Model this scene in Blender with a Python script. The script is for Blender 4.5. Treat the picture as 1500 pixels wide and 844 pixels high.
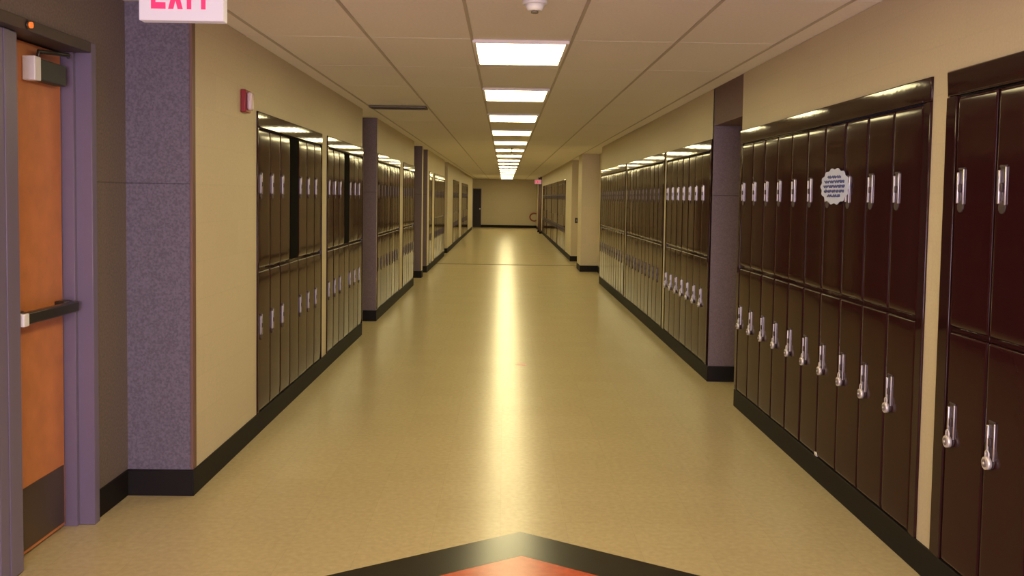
import bpy, bmesh, math, random
from mathutils import Vector, Matrix
random.seed(7)
for o in list(bpy.data.objects): bpy.data.objects.remove(o, do_unlink=True)
scene = bpy.context.scene
COL = scene.collection

# ---------------------------------------------------------------- camera
F, YAW, PITCH, ROLL, SH, EYE = 1355.0, .0084, .0533, .0149, -59.8, 1.62
cy, sy, cp, sp = math.cos(YAW), math.sin(YAW), math.cos(PITCH), math.sin(PITCH)
fwd = Vector((sy*cp, cy*cp, -sp)); right = Vector((cy, -sy, 0)); down = fwd.cross(right)
c_, s_ = math.cos(ROLL), math.sin(ROLL)
r2 = right*c_ - down*s_; d2 = down*c_ + right*s_
cam_d = bpy.data.cameras.new('camera'); cam = bpy.data.objects.new('camera', cam_d); COL.objects.link(cam)
m = Matrix.Identity(4)
for i in range(3):
    m[i][0] = r2[i]; m[i][1] = -d2[i]; m[i][2] = -fwd[i]
m[2][3] = EYE
cam.matrix_world = m
cam_d.sensor_fit = 'HORIZONTAL'; cam_d.sensor_width = 36; cam_d.lens = F/1500*36
cam_d.shift_y = SH/1500; cam_d.clip_start = .05; cam_d.clip_end = 200
scene.camera = cam

# ---------------------------------------------------------------- light and exposure
W = bpy.data.worlds.new('world'); scene.world = W; W.use_nodes = True
W.node_tree.nodes['Background'].inputs[0].default_value = (.55, .55, 1, 1)
W.node_tree.nodes['Background'].inputs[1].default_value = .02
LAMP_STRENGTH = 16.0
LAMP_COLOR = (1.0, .85, .43, 1)
def area(name, loc, rot, sx, sy_, power, col):
    d = bpy.data.lights.new(name, 'AREA'); d.shape = 'RECTANGLE'; d.size = sx; d.size_y = sy_
    d.energy = power; d.color = col
    o = bpy.data.objects.new(name, d); COL.objects.link(o); o.location = loc; o.rotation_euler = rot
    return o
# pinkish fill added behind the camera to tint and brighten the near end
area('rear_fill', (-.1, -3.3, 1.5), (math.radians(90), 0, 0), 3.0, 2.4, 280, (.96, .78, 1.0))
vs = scene.view_settings
vs.view_transform = 'Standard'; vs.look = 'None'; vs.gamma = 1; vs.use_curve_mapping = False
vs.exposure = 0.0

# ---------------------------------------------------------------- constants of the place
XR, XL, CE, YEND = 1.844, -1.652, 2.605, 50.2
LT, PL = 2.17, .14            # top of the locker banks, top of the plinth

# ---------------------------------------------------------------- materials
def mat(name, col, rough=.5, metal=0, noise=None, bump=None, spec=.5, emit=None, coat=0):
    """noise=(scale, amount) mottles the colour, bump=(scale, strength, distance)."""
    M = bpy.data.materials.new(name); M.use_nodes = True
    nt = M.node_tree; b = nt.nodes['Principled BSDF']
    b.inputs['Base Color'].default_value = (*col, 1); b.inputs['Roughness'].default_value = rough
    b.inputs['Metallic'].default_value = metal; b.inputs['Specular IOR Level'].default_value = spec
    b.inputs['Coat Weight'].default_value = coat; b.inputs['Coat Roughness'].default_value = .08
    if emit:
        b.inputs['Emission Color'].default_value = emit[0]; b.inputs['Emission Strength'].default_value = emit[1]
    g = nt.nodes.new('ShaderNodeNewGeometry')
    if noise:
        n = nt.nodes.new('ShaderNodeTexNoise'); n.inputs['Scale'].default_value = noise[0]; n.inputs['Detail'].default_value = 4
        nt.links.new(g.outputs['Position'], n.inputs['Vector'])
        r = nt.nodes.new('ShaderNodeValToRGB')
        a = noise[1]
        r.color_ramp.elements[0].position = .3; r.color_ramp.elements[1].position = .7
        r.color_ramp.elements[0].color = tuple(c*(1-a) for c in col)+(1,)
        r.color_ramp.elements[1].color = tuple(min(1, c*(1+a)) for c in col)+(1,)
        nt.links.new(n.outputs[0], r.inputs[0]); nt.links.new(r.outputs[0], b.inputs['Base Color'])
    if bump:
        n = nt.nodes.new('ShaderNodeTexNoise'); n.inputs['Scale'].default_value = bump[0]; n.inputs['Detail'].default_value = 3
        nt.links.new(g.outputs['Position'], n.inputs['Vector'])
        bp = nt.nodes.new('ShaderNodeBump'); bp.inputs['Strength'].default_value = bump[1]; bp.inputs['Distance'].default_value = bump[2]
        nt.links.new(n.outputs[0], bp.inputs['Height']); nt.links.new(bp.outputs[0], b.inputs['Normal'])
    return M

def block_mat(name, col, speck, rough=.55, joint_dark=.12, bw=.43, rh=.2085):
    """painted concrete block: mortar joints by world position, speckled paint."""
    M = mat(name, col, rough); nt = M.node_tree; b = nt.nodes['Principled BSDF']
    g = [n for n in nt.nodes if n.type == 'NEW_GEOMETRY'][0]
    sep = nt.nodes.new('ShaderNodeSeparateXYZ'); nt.links.new(g.outputs['Position'], sep.inputs[0])
    add = nt.nodes.new('ShaderNodeMath'); add.operation = 'ADD'
    nt.links.new(sep.outputs[0], add.inputs[0]); nt.links.new(sep.outputs[1], add.inputs[1])
    comb = nt.nodes.new('ShaderNodeCombineXYZ'); nt.links.new(add.outputs[0], comb.inputs[0]); nt.links.new(sep.outputs[2], comb.inputs[1])
    br = nt.nodes.new('ShaderNodeTexBrick'); nt.links.new(comb.outputs[0], br.inputs['Vector'])
    br.inputs['Scale'].default_value = 1; br.inputs['Mortar Size'].default_value = .004; br.inputs['Mortar Smooth'].default_value = .3
    br.inputs['Brick Width'].default_value = bw; br.inputs['Row Height'].default_value = rh
    br.inputs['Color1'].default_value = (1, 1, 1, 1); br.inputs['Color2'].default_value = (.97, .97, .97, 1)
    j = 1-joint_dark; br.inputs['Mortar'].default_value = (j, j, j, 1)
    n = nt.nodes.new('ShaderNodeTexNoise'); n.inputs['Scale'].default_value = 90; n.inputs['Detail'].default_value = 2
    nt.links.new(g.outputs['Position'], n.inputs['Vector'])
    r = nt.nodes.new('ShaderNodeValToRGB'); r.color_ramp.elements[0].position = .35; r.color_ramp.elements[1].position = .65
    r.color_ramp.elements[0].color = tuple(c*(1-speck) for c in col)+(1,); r.color_ramp.elements[1].color = tuple(c*(1+speck) for c in col)+(1,)
    nt.links.new(n.outputs[0], r.inputs[0])
    mx = nt.nodes.new('ShaderNodeMix'); mx.data_type = 'RGBA'; mx.blend_type = 'MULTIPLY'; mx.inputs[0].default_value = 1
    nt.links.new(r.outputs[0], mx.inputs[6]); nt.links.new(br.outputs[0], mx.inputs[7]); nt.links.new(mx.outputs[2], b.inputs['Base Color'])
    bp = nt.nodes.new('ShaderNodeBump'); bp.inputs['Strength'].default_value = .35; bp.inputs['Distance'].default_value = .002
    nt.links.new(br.outputs[0], bp.inputs['Height']); nt.links.new(bp.outputs[0], b.inputs['Normal'])
    return M

M_beige = block_mat('beige_block_paint', (.60, .52, .37), .03, .55, .05)
M_purple = block_mat('violet_grey_block_paint', (.128, .112, .155), .22, .6, .5, 90, 1.668)
M_pier = block_mat('mauve_pier_paint', (.165, .125, .145), .15, .6, .5, 90, 1.668)
M_taupe = block_mat('taupe_block_paint', (.17, .135, .12), .16, .6, .4, 90, 1.668)
M_header = mat('plum_brown_paint', (.15, .085, .09), .6, noise=(40, .12))
M_base = mat('black_rubber_base', (.010, .008, .008), .6, bump=(30, .1, .002), spec=.2)
M_ceil = mat('white_ceiling_tile', (.86, .815, .795), .9, noise=(60, .035), bump=(160, .3, .001))
M_grid = mat('ceiling_grid_bar', (.50, .45, .40), .6)
M_gridx = mat('ceiling_cross_bar', (.86, .815, .795), .7)
M_maroon = mat('maroon_enamel', (.029, .0072, .0085), .11, bump=(5, .07, .01), spec=.14)
M_trim = mat('dark_maroon_trim_enamel', (.026, .008, .009), .05, bump=(6, .07, .006), spec=.30)
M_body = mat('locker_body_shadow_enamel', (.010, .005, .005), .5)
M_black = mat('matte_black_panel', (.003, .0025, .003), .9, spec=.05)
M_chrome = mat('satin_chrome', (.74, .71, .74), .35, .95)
M_chrome_mid = mat('handle_metal_left_side', (.50, .47, .48), .38, .95)  # same chrome, its gleam lowered in the colour for the left banks
M_chrome_far = mat('far_dimmed_handle_metal', (.22, .19, .18), .5, .8)  # same handle metal, dimmed in colour so distant handles gleam less
M_pocket = mat('dull_handle_pocket', (.06, .04, .045), .5, .2)
M_lock = mat('brushed_padlock_steel', (.80, .76, .76), .4, .5)
M_dial = mat('padlock_dial', (.22, .19, .22), .35, .3)
M_wood = mat('orange_oak_veneer', (.52, .185, .06), .42, noise=(9, .12))
M_frame = mat('violet_frame_enamel', (.155, .128, .20), .38, bump=(20, .05, .001))
M_headframe = mat('shaded_head_enamel', (.06, .045, .04), .5)  # frame enamel darkened, the head's shadow is put into its colour
M_kick = mat('brown_kick_plate', (.12, .085, .06), .32, .6)
M_bar = mat('dark_bronze_push_bar', (.05, .045, .035), .3, .6)
M_closer = mat('dark_olive_closer_enamel', (.035, .04, .03), .5)
M_white = mat('white_enamel', (.75, .74, .74), .4)
M_lens = mat('lamp_lens', (.9, .9, .85), .4, emit=(LAMP_COLOR, LAMP_STRENGTH))
M_sign = mat('pale_sign_face', (.62, .60, .64), .5, emit=((.9, .8, .95, 1), .16))
M_red = mat('lit_red_letters', (.8, .02, .10), .5, emit=((1, .02, .10, 1), .9))
M_farsign = mat('far_sign_face', (.6, .05, .08), .5, emit=((1, .03, .08, 1), 1.0))
M_alarm = mat('red_alarm_plastic', (.25, .010, .02), .35)
M_strobe = mat('strobe_lens', (.62, .50, .55), .15)
M_paper = mat('pale_blue_paper', (.60, .67, .98), .6)
M_ink = mat('blue_ink', (.08, .10, .32), .6)
M_inkblack = mat('black_floor_tile', (.014, .012, .010), .22, bump=(8, .05, .002))
M_orange = mat('orange_red_floor_tile', (.50, .075, .03), .22, noise=(25, .12), bump=(8, .05, .002))
M_tape = mat('red_tape', (.50, .12, .08), .4)
M_ring = mat('dull_red_paint', (.30, .06, .04), .5)
M_indicator = mat('orange_indicator', (.7, .15, .02), .4, emit=((1, .22, .03, 1), .6))
M_dark = mat('unlit_door_paint', (.015, .010, .010), .5)
M_seam = mat('dark_floor_seam', (.14, .10, .05), .8, spec=.05)
M_patch = mat('pale_scrap_paper', (.8, .75, .72), .7)
M_grille = mat('vent_grille_enamel', (.16, .14, .11), .6)

# floor: waxed vinyl tiles, faint mottling per tile
def floor_material():
    M = mat('waxed_vinyl_floor', (.45, .36, .20), .25); nt = M.node_tree; b = nt.nodes['Principled BSDF']
    g = [n for n in nt.nodes if n.type == 'NEW_GEOMETRY'][0]
    br = nt.nodes.new('ShaderNodeTexBrick'); nt.links.new(g.outputs['Position'], br.inputs['Vector'])
    br.offset = 0; br.inputs['Scale'].default_value = 1; br.inputs['Brick Width'].default_value = .325; br.inputs['Row Height'].default_value = .325
    br.inputs['Mortar Size'].default_value = .0012
    br.inputs['Color1'].default_value = (1, 1, 1, 1); br.inputs['Color2'].default_value = (.965, .96, .95, 1); br.inputs['Mortar'].default_value = (.88, .87, .85, 1)
    n = nt.nodes.new('ShaderNodeTexNoise'); n.inputs['Scale'].default_value = 35; n.inputs['Detail'].default_value = 5
    nt.links.new(g.outputs['Position'], n.inputs['Vector'])
    r = nt.nodes.new('ShaderNodeValToRGB'); r.color_ramp.elements[0].position = .3; r.color_ramp.elements[1].position = .7
    r.color_ramp.elements[0].color = (.46, .375, .21, 1); r.color_ramp.elements[1].color = (.53, .435, .255, 1)
    nt.links.new(n.outputs[0], r.inputs[0])
    mx = nt.nodes.new('ShaderNodeMix'); mx.data_type = 'RGBA'; mx.blend_type = 'MULTIPLY'; mx.inputs[0].default_value = 1
    nt.links.new(r.outputs[0], mx.inputs[6]); nt.links.new(br.outputs[0], mx.inputs[7]); nt.links.new(mx.outputs[2], b.inputs['Base Color'])
    n2 = nt.nodes.new('ShaderNodeTexNoise'); n2.inputs['Scale'].default_value = 3.5; n2.inputs['Detail'].default_value = 2
    nt.links.new(g.outputs['Position'], n2.inputs['Vector'])
    bp = nt.nodes.new('ShaderNodeBump'); bp.inputs['Strength'].default_value = .10; bp.inputs['Distance'].default_value = .01
    nt.links.new(n2.outputs[0], bp.inputs['Height']); nt.links.new(bp.outputs[0], b.inputs['Normal'])
    b.inputs['Specular IOR Level'].default_value = .25
    b.inputs['Coat Weight'].default_value = .05; b.inputs['Coat Roughness'].default_value = .12; b.inputs['Coat IOR'].default_value = 1.4
    return M
M_floor = floor_material()

# ---------------------------------------------------------------- mesh helpers
class MB:
    def __init__(s): s.bm = bmesh.new(); s.mats = []
    def mi(s, m):
        if m not in s.mats: s.mats.append(m)
        return s.mats.index(m)
    def box(s, x0, x1, y0, y1, z0, z1, m, bevel=0, seg=2):
        i = s.mi(m)
        x0, x1 = sorted((x0, x1)); y0, y1 = sorted((y0, y1)); z0, z1 = sorted((z0, z1))
        v = [s.bm.verts.new(p) for p in ((x0,y0,z0),(x1,y0,z0),(x1,y1,z0),(x0,y1,z0),(x0,y0,z1),(x1,y0,z1),(x1,y1,z1),(x0,y1,z1))]
        fs = [s.bm.faces.new([v[k] for k in q]) for q in ((0,3,2,1),(4,5,6,7),(0,1,5,4),(1,2,6,5),(2,3,7,6),(3,0,4,7))]
        for f in fs: f.material_index = i
        if bevel:
            es = list({e for f in fs for e in f.edges})
            r = bmesh.ops.bevel(s.bm, geom=es, offset=bevel, segments=seg, affect='EDGES', profile=.5)
            for f in r['faces']: f.material_index = i; f.smooth = True
        return s
    def prism(s, pts, axis, a, b, m):
        """polygon extruded along an axis; pts are in the other two axes' order."""
        i = s.mi(m)
        def P(u, v, w):
            return {'x': (w, u, v), 'y': (u, w, v), 'z': (u, v, w)}[axis]
        A = [s.bm.verts.new(P(u, v, a)) for u, v in pts]; B = [s.bm.verts.new(P(u, v, b)) for u, v in pts]
        fs = [s.bm.faces.new(A), s.bm.faces.new(B)]
        n = len(pts)
        for k in range(n): fs.append(s.bm.faces.new((A[k], A[(k+1) % n], B[(k+1) % n], B[k])))
        for f in fs: f.material_index = i
        bmesh.ops.recalc_face_normals(s.bm, faces=fs)
        return s
    def cyl(s, c, r, h, axis, m, n=20, r2=None):
        i = s.mi(m); r2 = r if r2 is None else r2
        rot = {'z': Matrix.Identity(4), 'x': Matrix.Rotation(math.pi/2, 4, 'Y'), 'y': Matrix.Rotation(-math.pi/2, 4, 'X')}[axis]
        q = bmesh.ops.create_cone(s.bm, cap_ends=True, segments=n, radius1=r, radius2=r2, depth=h, matrix=Matrix.Translation(c) @ rot)
        for f in {f for v in q['verts'] for f in v.link_faces}: f.material_index = i; f.smooth = len(f.verts) == 4
        return s
    def tube(s, pts, r, m, n=8):
        i = s.mi(m); rings = []
        for k, p in enumerate(pts):
            p = Vector(p); a = Vector(pts[max(k-1, 0)]); b = Vector(pts[min(k+1, len(pts)-1)])
            t = (b-a).normalized(); u = t.orthogonal().normalized() if k == 0 else (u - t*u.dot(t)).normalized(); w = t.cross(u)
            rings.append([s.bm.verts.new(p + u*r*math.cos(2*math.pi*j/n) + w*r*math.sin(2*math.pi*j/n)) for j in range(n)])
        for A, B in zip(rings, rings[1:]):
            for j in range(n):
                f = s.bm.faces.new((A[j], A[(j+1) % n], B[(j+1) % n], B[j])); f.material_index = i; f.smooth = True
        for R in (rings[0], rings[-1]):
            f = s.bm.faces.new(R); f.material_index = i
        return s
    def build(s, name, parent=None, loc=(0, 0, 0)):
        me = bpy.data.meshes.new(name); bmesh.ops.recalc_face_normals(s.bm, faces=s.bm.faces[:]); s.bm.to_mesh(me); s.bm.free()
        for m in s.mats: me.materials.append(m)
        o = bpy.data.objects.new(name, me); COL.objects.link(o); o.location = loc
        if parent: o.parent = parent
        return o
def tag(o, label=None, cat=None, group=None, kind=None):
    if label: o['label'] = label
    if cat: o['category'] = cat
    if group: o['group'] = group
    if kind: o['kind'] = kind
    return o
def thing(name, label, cat, loc=(0, 0, 0), rz=0, group=None):
    o = bpy.data.objects.new(name, None); COL.objects.link(o); o.location = loc; o.rotation_euler = (0, 0, rz)
    o.empty_display_size = .1
    return tag(o, label, cat, group)
def copy_tree(o, parent=None):
    c = o.copy(); COL.objects.link(c); c.parent = parent
    for ch in [x for x in bpy.data.objects if x.parent == o]: copy_tree(ch, c)
    return c
def struct(o): o['kind'] = 'structure'; return o
ORD = 'zero first second third fourth fifth sixth seventh eighth ninth tenth eleventh twelfth thirteenth fourteenth fifteenth sixteenth seventeenth eighteenth'.split()

# ---------------------------------------------------------------- the setting
struct(MB().box(-3.2, 3.2, -3.5, YEND+.3, -.1, 0, M_floor).build('floor'))
struct(MB().box(-3.2, 3.2, -3.5, YEND+.3, CE+.012, CE+.12, M_ceil).build('ceiling'))
g = MB()
for x in (-1.525, -.87, -.222, .408, 1.068, 1.70): g.box(x-.009, x+.009, -3.5, YEND, CE+.007, CE+.0125, M_grid)
struct(g.build('trim_1'))
g = MB()
xs = (-3.2, -1.525, -.87, -.222, .408, 1.068, 1.70, 3.2)
for k in range(-6, 36):
    y = 5.90 + k*1.285
    for a, b in zip(xs, xs[1:]): g.box(a+.009, b-.009, y-.006, y+.006, CE+.0112, CE+.0125, M_gridx)
struct(g.build('trim_2'))

# locker banks: near edge, far edge, number of columns
RB = [(2.445, 3.865, 4), (4.01, 7.245, 10), (8.27, 10.54, 7), (10.69, 13.97, 10), (14.11, 17.75, 11)]
RFB = [(26.2, 30.0, 12), (30.2, 34.0, 12), (34.2, 38.0, 12), (38.2, 42.0, 12)]
XF = 1.72                     # the right wall beyond the columns
LB = [(6.17, 8.335, 7), (8.59, 10.72, 7), (11.99, 14.5, 8), (15.0, 16.8, 6), (20.2, 20.95, 2), (21.7, 25.3, 11), (29.4, 33.1, 11), (35.3, 41.0, 18)]

def wall_side(name, s, X, segs, depth=.42):
    """segs: (y0, y1, 'solid' | 'bank' | 'open'); s=+1 for the right side."""
    for y0, y1, k in segs:
        if k == 'solid': struct(MB().box(X, X+s*depth, y0, y1, 0, CE+.01, M_beige).build(name))
        if k == 'bank': struct(MB().box(X, X+s*depth, y0, y1, LT+.001, CE+.01, M_beige).build(name))
    return MB()
def gaps(banks, y0, y1, opens=()):
    """solid pieces between the banks and the alcoves"""
    cuts = sorted([(a, b, 'bank') for a, b, n in banks] + [(a, b, 'open') for a, b in opens])
    out = []; y = y0
    for a, b, k in cuts:
        if a - y > .005: out.append((y, a, 'solid'))
        out.append((a, b, k)); y = b
    if y1 - y > .005: out.append((y, y1, 'solid'))
    return out
R_open = [(7.245, 8.235), (17.75, 20.55)]
w = wall_side('wall_right', 1, XR, gaps(RB, -3.5, 20.55, R_open))
# alcove back wall of the second alcove slants in to the columns
w.prism([(XR+.16, 17.76), (2.09, 20.55), (2.6, 20.55), (2.6, 17.76)], 'z', 0, CE+.01, M_beige)
struct(w.build('wall_right')); w = MB()
w.box(2.3, 2.42, 6.9, 8.7, 0, CE+.01, M_beige)
# the two beige columns
struct(w.build('wall_right')); w = MB()
w.box(1.70, 2.5, 20.55, 21.5, 0, CE+.01, M_beige)
struct(w.build('wall_right')); w = MB()
w.box(2.12, 2.3, 21.5, 23.9, 0, CE+.01, M_beige)
wall_side('wall_right', 1, XF, gaps(RFB, 23.9, YEND), .42)
struct(w.build('wall_right'))
# violet pier standing after the right alcove, header over it
p = MB().box(XR, 2.3, 8.225, 8.27, 0, CE+.01, M_pier)
struct(p.build('trim_3'))
struct(MB().box(XR+.002, 2.2, 7.245, 8.225, 2.285, CE+.01, M_header).build('trim_4'))

L_open = [(10.72, 11.96), (16.8, 18.43), (18.70, 19.73), (25.3, 26.70)]
w = wall_side('wall_left', -1, XL, gaps(LB, 4.93, 46.6, L_open))
w.box(-2.42, -2.3, 10.3, 27.0, 0, CE+.01, M_beige)
struct(w.build('wall_left')); w = MB()
w.box(-2.0, -2.15, 4.495, 4.93, 0, CE+.01, M_taupe)                   # short wall beside the door
w.box(-2.0, -2.15, -3.5, 4.495, 2.33, CE+.01, M_taupe)                # over the doors
w.box(-2.0, -2.15, -3.5, 2.55, 0, 2.33, M_taupe)
struct(w.build('wall_left'))
# the violet faces that look down the corridor, with a rounded edge
def pier(x_corner, y, depth, m=M_purple, s=-1, w=.6):
    q = MB(); q.box(x_corner, x_corner+s*w, y, y+depth, 0, CE+.01, m)
    return q
q = MB().box(XL, XL-.42, 4.905, 4.93, 0, CE+.01, M_purple)
q.box(-2.0, -2.5, 4.92, 5.0, 0, CE+.01, M_purple)
struct(q.build('trim_5'))
for k, (y, m, x) in enumerate(((11.93, M_pier, XL), (18.40, M_pier, XL), (19.70, M_pier, XL), (26.65, M_beige, XL))):
    struct(pier(XL, y, .03 if m is M_pier else .05, m).build('trim_%d' % (6+k)))
struct(MB().box(XL-.012, XL+.003, 4.901, 4.955, PL, CE, mat('brown_shaded_corner_edge', (.16, .085, .07), .5), .002).build('trim_10'))  # brown strip paints the shaded rounding of the wall corner

w = MB()
w.box(-1.30, 3.2, YEND, YEND+.15, 0, CE+.01, M_beige); w.box(-3.2, -1.72, YEND, YEND+.15, 0, CE+.01, M_beige)
w.box(-1.72, -1.30, YEND, YEND+.15, 2.08, CE+.01, M_beige)
struct(w.build('wall_back'))
w = MB().box(-3.2, 3.2, -3.62, -3.5, 0, CE+.1, M_beige)
struct(w.build('wall_front'))
struct(MB().box(-3.2, -3.1, 41, YEND, 0, CE+.01, M_beige).build('wall_left'))

# baseboards and plinth: black rubber following the walls
def baseboard(name, runs):
    b = MB()
    for (x0, y0, x1, y1) in runs:
        if abs(x1-x0) < abs(y1-y0):
            s = -1 if x0 > 0 else 1
            if abs(x1-x0) > .03:
                b.prism([(x0, y0), (x1, y1), (x1+s*.012, y1), (x0+s*.012, y0)], 'z', 0, PL, M_base)
            else: b.box(x0-.02*s, x0+s*.010, y0, y1, 0, PL-.002, M_base, .002, 1)
        else: b.box(x0, x1, y0-.012, y0+.012, 0, PL-.002, M_base, .002, 1)
    return struct(b.build(name))
baseboard('baseboard_right', [(XR, -3.4, XR, 7.245), (XR, 8.215, 2.3, 8.215), (XR, 8.205, XR, 17.75), (2.004, 18.2, 2.09, 20.53),
    (1.70, 20.54, 2.09, 20.54), (1.70, 20.53, 1.70, 21.5), (1.70, 23.89, 2.12, 23.89), (XF, 23.9, XF, YEND-.02), (2.28, 7.0, 2.28, 8.2)])
baseboard('baseboard_left', [(-2.0, 4.50, -2.0, 4.90), (-2.0, 4.895, XL, 4.895), (XL, 4.885, XL, 10.72), (-2.3, 11.92, XL, 11.92), (XL, 11.91, XL, 16.8),
    (-2.3, 18.39, XL, 18.39), (XL, 18.38, XL, 18.70), (-2.3, 19.69, XL, 19.69), (XL, 19.68, XL, 25.3), (-2.3, 26.64, XL, 26.64), (XL, 26.63, XL, 46.6)])
baseboard('baseboard_back', [(-1.30, YEND-.01, 1.72, YEND-.01)])
struct(MB().box(XL, XR, 22.30, 22.42, .0005, .003, M_seam).build('trim_11'))

# ---------------------------------------------------------------- lockers
def make_handle_mesh(M_chrome):
    """recessed latch plate: raised rim, dark pocket, bright finger lift at the left"""
    h = MB(); W2, H2 = .024, .078
    h.box(-W2, W2, -.001, .003, -H2, H2, M_pocket)
    h.box(-W2, -W2+.010, -.011, 0, -H2+.012, H2-.018, M_chrome, .003, 2)      # finger lift
    h.box(W2-.006, W2, -.007, 0, -H2+.008, H2-.006, M_chrome, .002, 1)
    h.box(-W2+.002, W2, -.006, 0, H2-.010, H2, M_pocket, .002, 1)
    h.cyl((0, -.001, -H2), W2, .006, 'y', M_pocket, 18)                        # rounded foot of the plate
    h.box(-.007, .007, -.012, 0, -.020, .012, M_pocket, .003, 1)              # latch knob
    return h
def pressed_door(d, x0, x1, z0, z1, bow, band):
    """sheet metal door, softly crowned towards its edges"""
    i = d.mi(M_maroon); us = [-1, -.985, -.93, -.8, -.5, 0, .5, .8, .93, .985, 1]
    vs_ = [0, .004, .015, .035, .06, .09, .12, .5, .88, .91, .94, .965, .985, .996, 1]
    rows = []
    for t in vs_:
        z = z0+(z1-z0)*t; e = min(t, 1-t)*(z1-z0); bend = bow*max(0, 1-e/band)**2
        rows.append([d.bm.verts.new(((x0+x1)/2+(x1-x0)/2*u, -.006+bend+.0006*abs(u)**5+(.004 if abs(u) == 1 or t in (0, 1) else 0), z)) for u in us])
    for A, B in zip(rows, rows[1:]):
        for k in range(len(us)-1):
            f = d.bm.faces.new((A[k], A[k+1], B[k+1], B[k])); f.material_index = i; f.smooth = True
    rim = rows[0] + [r[-1] for r in rows[1:]] + rows[-1][-2::-1] + [r[0] for r in rows[-2:0:-1]]
    back = [d.bm.verts.new((v.co.x, .014, v.co.z)) for v in rim]
    n = len(rim)
    for k in range(n):
        f = d.bm.faces.new((rim[k], back[k], back[(k+1) % n], rim[(k+1) % n])); f.material_index = i
    f = d.bm.faces.new(back); f.material_index = i
def make_locker(w, hm, bow):
    root = thing('locker', '', 'locker')
    b = MB(); H0, H1, HM, D = PL, 2.06, 1.11, .38
    t = .012
    b.box(0, t*.4, .006, D, H0, H1, M_body); b.box(w-t*.4, w, .006, D, H0, H1, M_body)
    b.box(t*.4, w-t*.4, D-.01, D, H0, H1, M_body); b.box(t*.4, w-t*.4, .006, D-.01, H0, H0+.02, M_body)
    b.box(t*.4, w-t*.4, .006, D-.01, H1-.02, H1, M_body); b.box(t*.4, w-t*.4, .006, D-.01, HM-.012, HM+.012, M_body)
    b.box(t*.4, w-t*.4, .060, .066, H0+.02, H1-.02, M_body)
    b.box(.003, w-.003, -.001, .008, HM-.011, HM+.011, M_trim, .002, 1)
    b.build('body', root)
    for z0, z1, hz in ((HM+.013, H1-.004, 1.69), (H0+.004, HM-.013, .735)):
        d = MB()
        pressed_door(d, .008, w-.008, z0, z1, *bow)
        dd = d.build('door', root)
        h = make_handle_mesh(hm).build('handle', dd, (.062, -.0060, hz))
    return root
def place(o, side, X, y_far_or_near):
    """side +1: right wall, local x runs towards the camera; -1: left wall"""
    o.location = (X, y_far_or_near, 0); o.rotation_euler = (0, 0, -math.pi/2 if side > 0 else math.pi/2)
FT = random.Random(11)
def surround(side, X, y0, y1, inset, label, tilt=None):
    root = thing('locker_surround', label, 'trim', (X, y1 if side > 0 else y0, 0), -math.pi/2 if side > 0 else math.pi/2, 'dark trims around the locker banks')
    L = y1-y0
    f = MB(); f.box(0, L, -.012, .012, 2.064, LT, M_trim, .006, 2); f.box(inset, L-inset, -.018, -.010, 2.064, 2.074, M_trim, .003, 2); fa = f.build('fascia', root)
    t = FT.uniform(-.03, .03) if tilt is None else tilt
    fa.rotation_euler = (t, 0, 0); fa.location = (0, 2.117*math.sin(t), 2.117*(1-math.cos(t)))     # the long fascia panels never sit quite plumb
    for a, b in ((.0, inset-.003), (L-inset+.003, L)):
        s = MB(); s.box(a, b, -.012, .012, PL, 2.063, M_trim, .005, 2); s.build('side_trim', root)
    return root
def padlock_mesh():
    p = MB()
    p.cyl((0, -.010, -.030), .024, .016, 'y', M_lock, 24); p.cyl((0, -.0195, -.030), .015, .004, 'y', M_dial, 20); p.cyl((0, -.0225, -.030), .005, .004, 'y', M_lock, 12)
    arc = [(-.0125, -.010, -.015)] + [(.0125*math.cos(a), -.010, .005+.0125*math.sin(a)) for a in [math.pi-math.pi*k/8 for k in range(9)]] + [(.0125, -.010, -.015)]
    p.tube(arc, .0032, M_lock, 8)
    return p
PAD = None
rnd = random.Random(3)
def bank(side, X, y0, y1, n, desc, pads=False, hm=None, blanks=(), pad_desc=None):
    global PAD
    w = .31 if (y1-y0)/n > .3145 else (y1-y0-.05)/n
    if (y1-y0)-n*w > .2: w = (y1-y0-.09)/n
    inset = ((y1-y0)-n*w)/2
    proto = make_locker(w, hm or M_chrome, (.0016, .035) if side > 0 else (.0035, .10))
    for k in range(n):                                   # k = 0 is the column nearest to the camera
        o = proto if k == 0 else copy_tree(proto)
        yb = y0+inset+k*w
        place(o, side, X, yb+w if side > 0 else yb)
        o['label'] = 'dark maroon two-door locker, %s from near end of %s' % (ORD[k+1], desc)
        o['group'] = 'lockers in the ' + desc
        doors = sorted([c for c in bpy.data.objects if c.parent == o and c.name.startswith('door')], key=lambda d: -max(v.co.z for v in d.data.vertices))
        for d in doors:                                  # sheet metal never hangs quite true
            a = rnd.uniform(-.012, .012); b = rnd.uniform(-.004, .004)
            d.rotation_euler = (b*.4, 0, a)
            zc = sum(v.co.z for v in d.data.vertices)/len(d.data.vertices)
            d.location = (w/2-(w/2*math.cos(a)), -w/2*math.sin(a)+zc*b*.4-.002, 0)
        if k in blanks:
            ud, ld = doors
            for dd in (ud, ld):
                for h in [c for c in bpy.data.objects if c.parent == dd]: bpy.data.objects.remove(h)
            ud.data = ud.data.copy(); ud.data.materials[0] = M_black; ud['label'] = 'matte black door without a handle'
        if pads:
            if PAD is None: PAD = pm = padlock_mesh().build('padlock')
            else: pm = PAD.copy(); COL.objects.link(pm)
            lx = .062-.003
            yy = (yb+w-lx) if side > 0 else yb+lx
            pm.location = (X-side*.014, yy, .735-.052); pm.rotation_euler = (0, 0, -math.pi/2 if side > 0 else math.pi/2)
            tag(pm, 'round silver padlock on lower door, %s locker of %s' % (ORD[k+1], pad_desc or desc), 'padlock', 'padlocks on the lower doors')
    return inset, w
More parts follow.
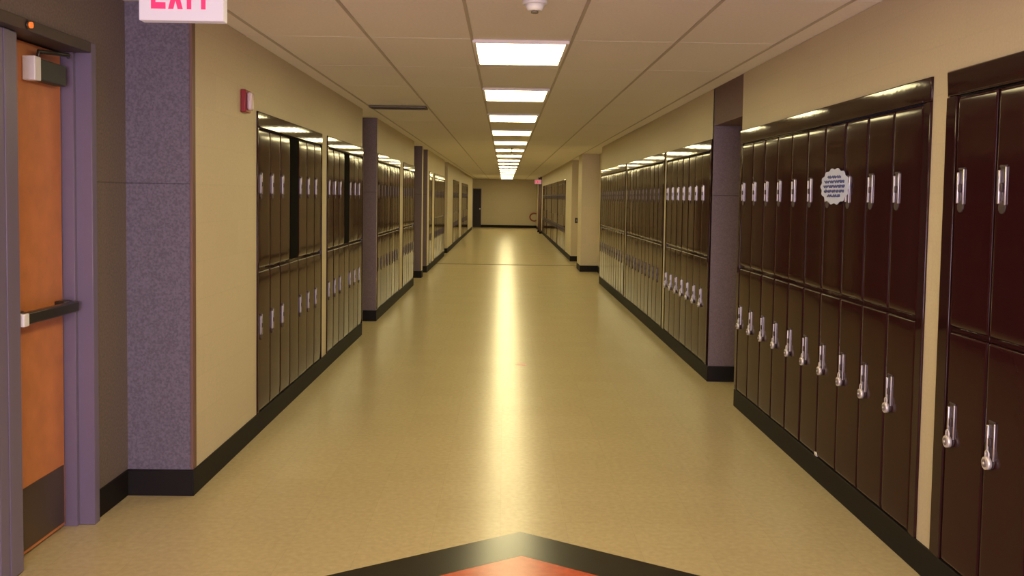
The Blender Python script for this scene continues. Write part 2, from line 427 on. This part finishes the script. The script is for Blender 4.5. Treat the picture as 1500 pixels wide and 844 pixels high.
names_R = ['right bank cut by the frame', 'right bank with the round sign', 'right bank just past the violet pier', 'right bank between two thin strips', 'right bank ending at beige columns']
for i, (a, b, n) in enumerate(RB):
    ins, w_ = bank(1, XR, a, b, n, names_R[i], pads=i < 3, hm=M_chrome if i < 3 else M_chrome_far)
    surround(1, XR, a, b, ins, 'dark maroon metal trim framing the ' + names_R[i], {0: .055, 1: .030}.get(i))
for i, (a, b, n) in enumerate(RFB):
    d = '%s far right bank' % ORD[i+1]
    ins, w_ = bank(1, XF, a, b, n, d, hm=M_chrome_far)
    surround(1, XF, a, b, ins, 'dark trim framing the %s past the beige columns' % d)
names_L = ['left bank beside the red alarm', 'left bank before the first pier', 'left bank just past first pier', 'left bank before the twin piers', 'short left bank past twin piers', 'left bank before the pale pier', 'left bank just past pale pier', 'farthest left bank']
for i, (a, b, n) in enumerate(LB):
    ins, w_ = bank(-1, XL, a, b, n, names_L[i], hm=M_chrome_mid if i < 2 else M_chrome_far, blanks=(3,) if i < 2 else ())
    surround(-1, XL, a, b, ins, 'dark maroon metal trim framing the ' + names_L[i])

# ---------------------------------------------------------------- ceiling lights
def make_lamp():
    r = thing('ceiling_light', '', 'ceiling light', (0, 0, CE))
    f = MB(); x0, x1, y0, y1 = -.285, .285, 0, .93
    for a in ((x0-.022, x1+.022, y0-.022, y0), (x0-.022, x1+.022, y1, y1+.022), (x0-.022, x0, y0, y1), (x1, x1+.022, y0, y1)): f.box(*a, -.010, .011, M_gridx, .002, 1)
    f.build('frame', r)
    d = MB(); d.box(x0, x1, y0, y1, -.006, .006, M_lens); d.build('diffuser', r)
    return r
lamp = make_lamp(); first = True
lw = ['nearest', 'second', 'third', 'fourth', 'fifth', 'sixth', 'seventh', 'eighth', 'ninth', 'tenth', 'eleventh', 'twelfth', 'thirteenth', 'fourteenth', 'fifteenth', 'sixteenth', 'farthest']
for k in range(-3, 17):
    o = lamp if first else copy_tree(lamp); first = False
    o.location = (.087, 5.925+k*2.572, CE)
    o['group'] = 'ceiling lights in a row down the corridor'
    o['label'] = ('glowing white recessed ceiling light, %s of the row in view' % lw[k]) if k >= 0 else 'recessed ceiling light over the near floor, out of view behind the camera'

# ---------------------------------------------------------------- floor inlay
inlay = thing('floor_inlay', 'black-edged orange diamond pattern set in the near floor', 'floor inlay', (.098, 3.41, 0))
b = MB()
def diamond(hx, hy): return [(0, hy), (hx, 0), (0, -hy), (-hx, 0)]
o4, i4 = diamond(1.53, 1.0), diamond(1.07, .70)
for k in range(4):
    b.prism([o4[k], o4[(k+1) % 4], i4[(k+1) % 4], i4[k]], 'z', .0002, .0018, M_inkblack)
b.build('black_border', inlay)['label'] = 'black tile border'
MB().prism(diamond(1.069, .699), 'z', .0002, .0016, M_orange).build('orange_field', inlay)['label'] = 'orange-red centre'

# ---------------------------------------------------------------- exit doors on the near left
struct_frame = MB()
XFm = -1.97
struct_frame.box(XFm, -2.14, 4.440, 4.492, 0, 2.325, M_frame, .003, 1)         # far jamb
struct_frame.box(-2.045, -2.14, 4.415, 4.441, 0, 2.275, M_frame, .002, 1)
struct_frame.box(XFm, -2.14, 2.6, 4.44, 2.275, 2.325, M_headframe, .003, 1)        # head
struct_frame.box(XFm, -2.14, 2.55, 2.6, 0, 2.325, M_frame, .003, 1)
o = struct_frame.build('trim_12'); struct(o)
mu = MB(); mu.box(-2.02, -2.13, 3.69, 3.87, .004, 2.274, M_frame, .006, 2); mu.box(-2.015, -2.02, 3.76, 3.80, .01, 2.27, M_frame, .001, 1)
tag(mu.build('door_mullion'), 'violet metal post standing between the two exit doors', 'door post')
def exit_door(y0, y1, name, label):
    d = thing(name, label, 'door', (-2.10, y0, 0))
    w = y1-y0
    MB().box(-.042, 0, .004, w-.004, .012, 2.268, M_wood, .003, 1).build('leaf', d)
    MB().box(.0, .004, .02, w-.02, .03, .31, M_kick, .001, 1).build('kick_plate', d)['label'] = 'dark brown metal kick plate'
    pb = MB(); pb.box(.045, .085, .03, w-.02, 1.050, 1.10, M_bar, .006, 2); pb.box(.0, .05, .03, .09, 1.045, 1.105, M_bar, .004, 1); pb.box(.0, .05, w-.09, w-.02, 1.045, 1.105, M_bar, .004, 1)
    p = pb.build('push_bar', d)
    MB().box(.02, .088, .012, .055, 1.045, 1.10, M_white, .004, 2).build('end_cap', p)['label'] = 'shiny pale end cap'
    cb = MB(); cb.box(.0, .055, .24, w-.06, 2.105, 2.20, M_closer, .006, 2); c = cb.build('door_closer', d)
    MB().box(.001, .058, .185, .24, 2.10, 2.205, M_white, .004, 2).build('end_cap', c)
    MB().tube([(.03, w*.5, 2.20), (.03, w*.5, 2.235), (.10, w*.75, 2.24), (.06, w-.05, 2.245)], .010, M_bar).build('arm', c)
    return d
exit_door(3.87, 4.41, 'door_1', 'orange wood exit door with dark push bar at far side of post')
exit_door(2.62, 3.69, 'door_2', 'wood exit door nearest the camera, only its push bar end showing')
MB_i = MB(); MB_i.cyl((-1.960, 3.86, 2.300), .013, .014, 'x', M_indicator, 18); MB_i.cyl((-1.967, 3.86, 2.300), .020, .010, 'x', M_bar, 18)
tag(MB_i.build('indicator_light'), 'small orange indicator light on the frame above the exit door', 'indicator light')

# ---------------------------------------------------------------- exit signs
def letters(parent, m, h, w, gap, depth, y):
    """condensed bold capitals, each one mesh; local x right, z up"""
    st = w*.30; sh = h*.17
    x = -(4*w - w*.45 + 3*gap)/2
    for ch in 'EXIT':
        L = MB()
        if ch == 'E':
            L.box(x, x+st, y, y+depth, 0, h, m)
            for z in (0, (h-sh)/2, h-sh): L.box(x+st, x+w, y, y+depth, z, z+sh, m)
            adv = w
        elif ch == 'X':
            L.prism([(x, 0), (x+st*1.15, 0), (x+w, h), (x+w-st*1.15, h)], 'y', y, y+depth, m)
            L.prism([(x+w-st*1.15, 0), (x+w, 0), (x+st*1.15, h), (x, h)], 'y', y-.0004, y+depth, m); adv = w
        elif ch == 'I':
            L.box(x+w*.1, x+w*.1+st, y, y+depth, 0, h, m); adv = w*.55
        else:
            L.box(x+w/2-st/2, x+w/2+st/2, y, y+depth, 0, h-sh, m); L.box(x, x+w, y, y+depth, h-sh, h, m); adv = w
        L.build('letter', parent, (0, 0, parent.get('lz', 0)))
        x += adv+gap
ex = thing('exit_sign', 'pale exit sign with red letters hanging at the top left', 'exit sign', (-1.183, 3.4, 2.243), 0)
pl = MB().box(-.153, .153, 0, .05, 0, .205, M_sign, .004, 2).build('face_plate', ex); pl['lz'] = .042
letters(pl, M_red, .135, .052, .010, .003, -.003)
del pl['lz']
MB().cyl((0, .025, .28), .012, .16, 'z', M_white, 14).cyl((0, .025, .352), .05, .012, 'z', M_white, 20).build('stem', ex)
fx = thing('exit_sign', 'tiny glowing red exit sign at the far end of the corridor', 'exit sign', (1.49, 42.0, 2.26), 0)
pf = MB().box(-.155, .155, 0, .06, 0, .20, M_sign, .004, 2).build('face_plate', fx); pf['lz'] = .03
letters(pf, M_farsign, .14, .060, .010, .004, -.004)
del pf['lz']
MB().cyl((0, .03, .27), .015, .15, 'z', M_white, 12).build('stem', fx)

# ---------------------------------------------------------------- small wall and ceiling things
al = thing('fire_alarm', 'red fire alarm with strobe high on the left wall', 'fire alarm', (XL, 5.86, 2.20))
MB().box(0, .032, -.06, .06, -.07, .07, M_alarm, .005, 2).build('housing', al)
MB().box(.032, .062, -.035, .035, -.055, .055, M_strobe, .012, 3).build('strobe', al)['label'] = 'pinkish clear strobe lens'

def smoke_detector(x, y, label):
    d = thing('smoke_detector', label, 'smoke detector', (x, y, CE), 0, 'detectors between the ceiling lights')
    MB().cyl((0, 0, -.012), .062, .024, 'z', M_white, 28).build('base', d)
    MB().cyl((0, 0, -.040), .036, .032, 'z', M_white, 24, .052).cyl((0, 0, -.060), .018, .010, 'z', M_grille, 16).build('sensor', d)
smoke_detector(.135, 4.66, 'white round smoke detector at the top edge, before the nearest light')
def sprinkler(y, lab):
    s = thing('sprinkler', lab, 'sprinkler', (.12, y, CE), 0, 'sprinklers hanging among the lights')
    MB().cyl((0, 0, -.005), .04, .010, 'z', M_white, 20).build('escutcheon', s)
    MB().cyl((0, 0, -.045), .010, .08, 'z', M_bar, 12).cyl((0, 0, -.088), .035, .006, 'z', M_bar, 16).build('deflector', s)
for y, l in ((18.2, 'sixth'), (25.4, 'eighth'), (31.0, 'tenth'), (43.6, 'farthest')):
    sprinkler(y, 'small dark sprinkler head hanging in front of the %s ceiling light' % l if l != 'farthest' else 'small dark sprinkler head hanging near the farthest ceiling light')

v = thing('ceiling_vent', 'dark slotted vent in the ceiling above the second left bank', 'vent', (-1.195, 10.35, CE))
f = MB()
for a in ((-.315, .315, -.13, -.11), (-.315, .315, .11, .13), (-.315, -.295, -.11, .11), (.295, .315, -.11, .11)): f.box(*a, -.014, .006, M_grille, .002, 1)
f.build('frame', v)
f = MB()
for k in range(7):
    yy = -.09+k*.03
    f.prism([(yy, -.010), (yy+.016, .004), (yy+.019, .004), (yy+.003, -.010)], 'x', -.294, .294, M_grille)
f.build('slats', v)

# round paper sign pinned across two upper doors of the second right bank
sg = thing('round_sign', 'round scalloped pale sign with blue writing stuck across upper locker doors', 'sign', (XR-.020, 5.125, 1.71), -math.pi/2)
pts = []
for k in range(96):
    a = 2*math.pi*k/96; rr = 1+.045*math.cos(14*a)
    pts.append((.215*rr*math.cos(a), .098*rr*math.sin(a)))
MB().prism(pts, 'y', 0, .002, M_paper).build('paper', sg)
ink = MB(); rr_ = random.Random(5)
for j, (z, hw) in enumerate(((.052, .10), (.026, .15), (0, .16), (-.026, .15), (-.052, .10))):
    x = -hw
    while x < hw:
        l = rr_.uniform(.03, .07); x1 = min(x+l, hw); n = 6
        pp = [(x+(x1-x)*t/n, -.0008, z+.006*math.sin(t*2.1+j)) for t in range(n+1)]
        ink.tube(pp  , .0050, M_ink, 5); x = x1+.014
ink.build('writing', sg)

# far end: doorway, ring, switch
dd = thing('door_3', 'narrow dark doorway in the far end wall at left', 'door', (-1.51, YEND, 0))
MB().box(-.21, .21, .02, .06, .01, 2.07, M_dark, .004, 1).build('leaf', dd)
f = MB(); f.box(.205, .235, -.02, .1, 0, 2.10, M_frame, .003, 1); f.box(-.235, -.205, -.02, .1, 0, 2.10, M_frame, .003, 1); f.box(-.205, .205, -.02, .1, 2.07, 2.10, M_frame, .003, 1); f.build('door_frame', dd)
MB().cyl((.16, -.01, 1.0), .03, .05, 'y', M_chrome, 14).build('knob', dd)
rg = MB(); rg.tube([(1.60+.23*math.cos(a), YEND-.03, .60+.21*math.sin(a)) for a in [math.radians(40+280*k/24) for k in range(25)]], .035, M_ring, 10)
tag(rg.build('red_ring'), 'dull red open ring low on the far end wall', 'wall ring')
sw = thing('wall_switch', 'small dark switch plate on the second beige column', 'switch', (1.86, 23.9, 1.06))
MB().box(-.045, .045, -.008, 0, -.07, .07, M_bar, .003, 1).build('plate', sw); MB().box(-.012, .012, -.018, -.006, -.025, .025, M_dial, .003, 1).build('toggle', sw)
struct(MB().box(XL-.42, XL+.02, 46.6, 46.68, 0, CE, M_white, .003, 1).build('trim_13'))
for k, (x, y) in enumerate(((XF-.02, 42.3), (XF-.03, 44.2))):
    tag(MB().cyl((x-.06, y, CE/2), .045, CE, 'z', M_header, 18).cyl((x-.06, y, .05), .06, .10, 'z', M_base, 18).build('wall_pipe'),
        ('nearer' if k == 0 else 'farther')+' of two dark pipes standing at the right wall far end', 'pipe', 'pipes at the far right')

# small marks on the floor and plinth
t = MB().prism([(-.055, -.03), (.045, -.045), (.06, .03), (-.02, .045)], 'z', .0003, .0016, M_tape).build('floor_tape', loc=(.18, 8.94, 0))
tag(t, 'small red piece of tape stuck on the corridor floor', 'tape')
t = MB().box(-.006, .006, -.02, .02, 0, .022, M_patch, .003, 1).build('paper_scrap', loc=(XR-.004, 5.32, PL))
tag(t, 'tiny white paper scrap stuck at the foot of the right lockers', 'paper scrap')
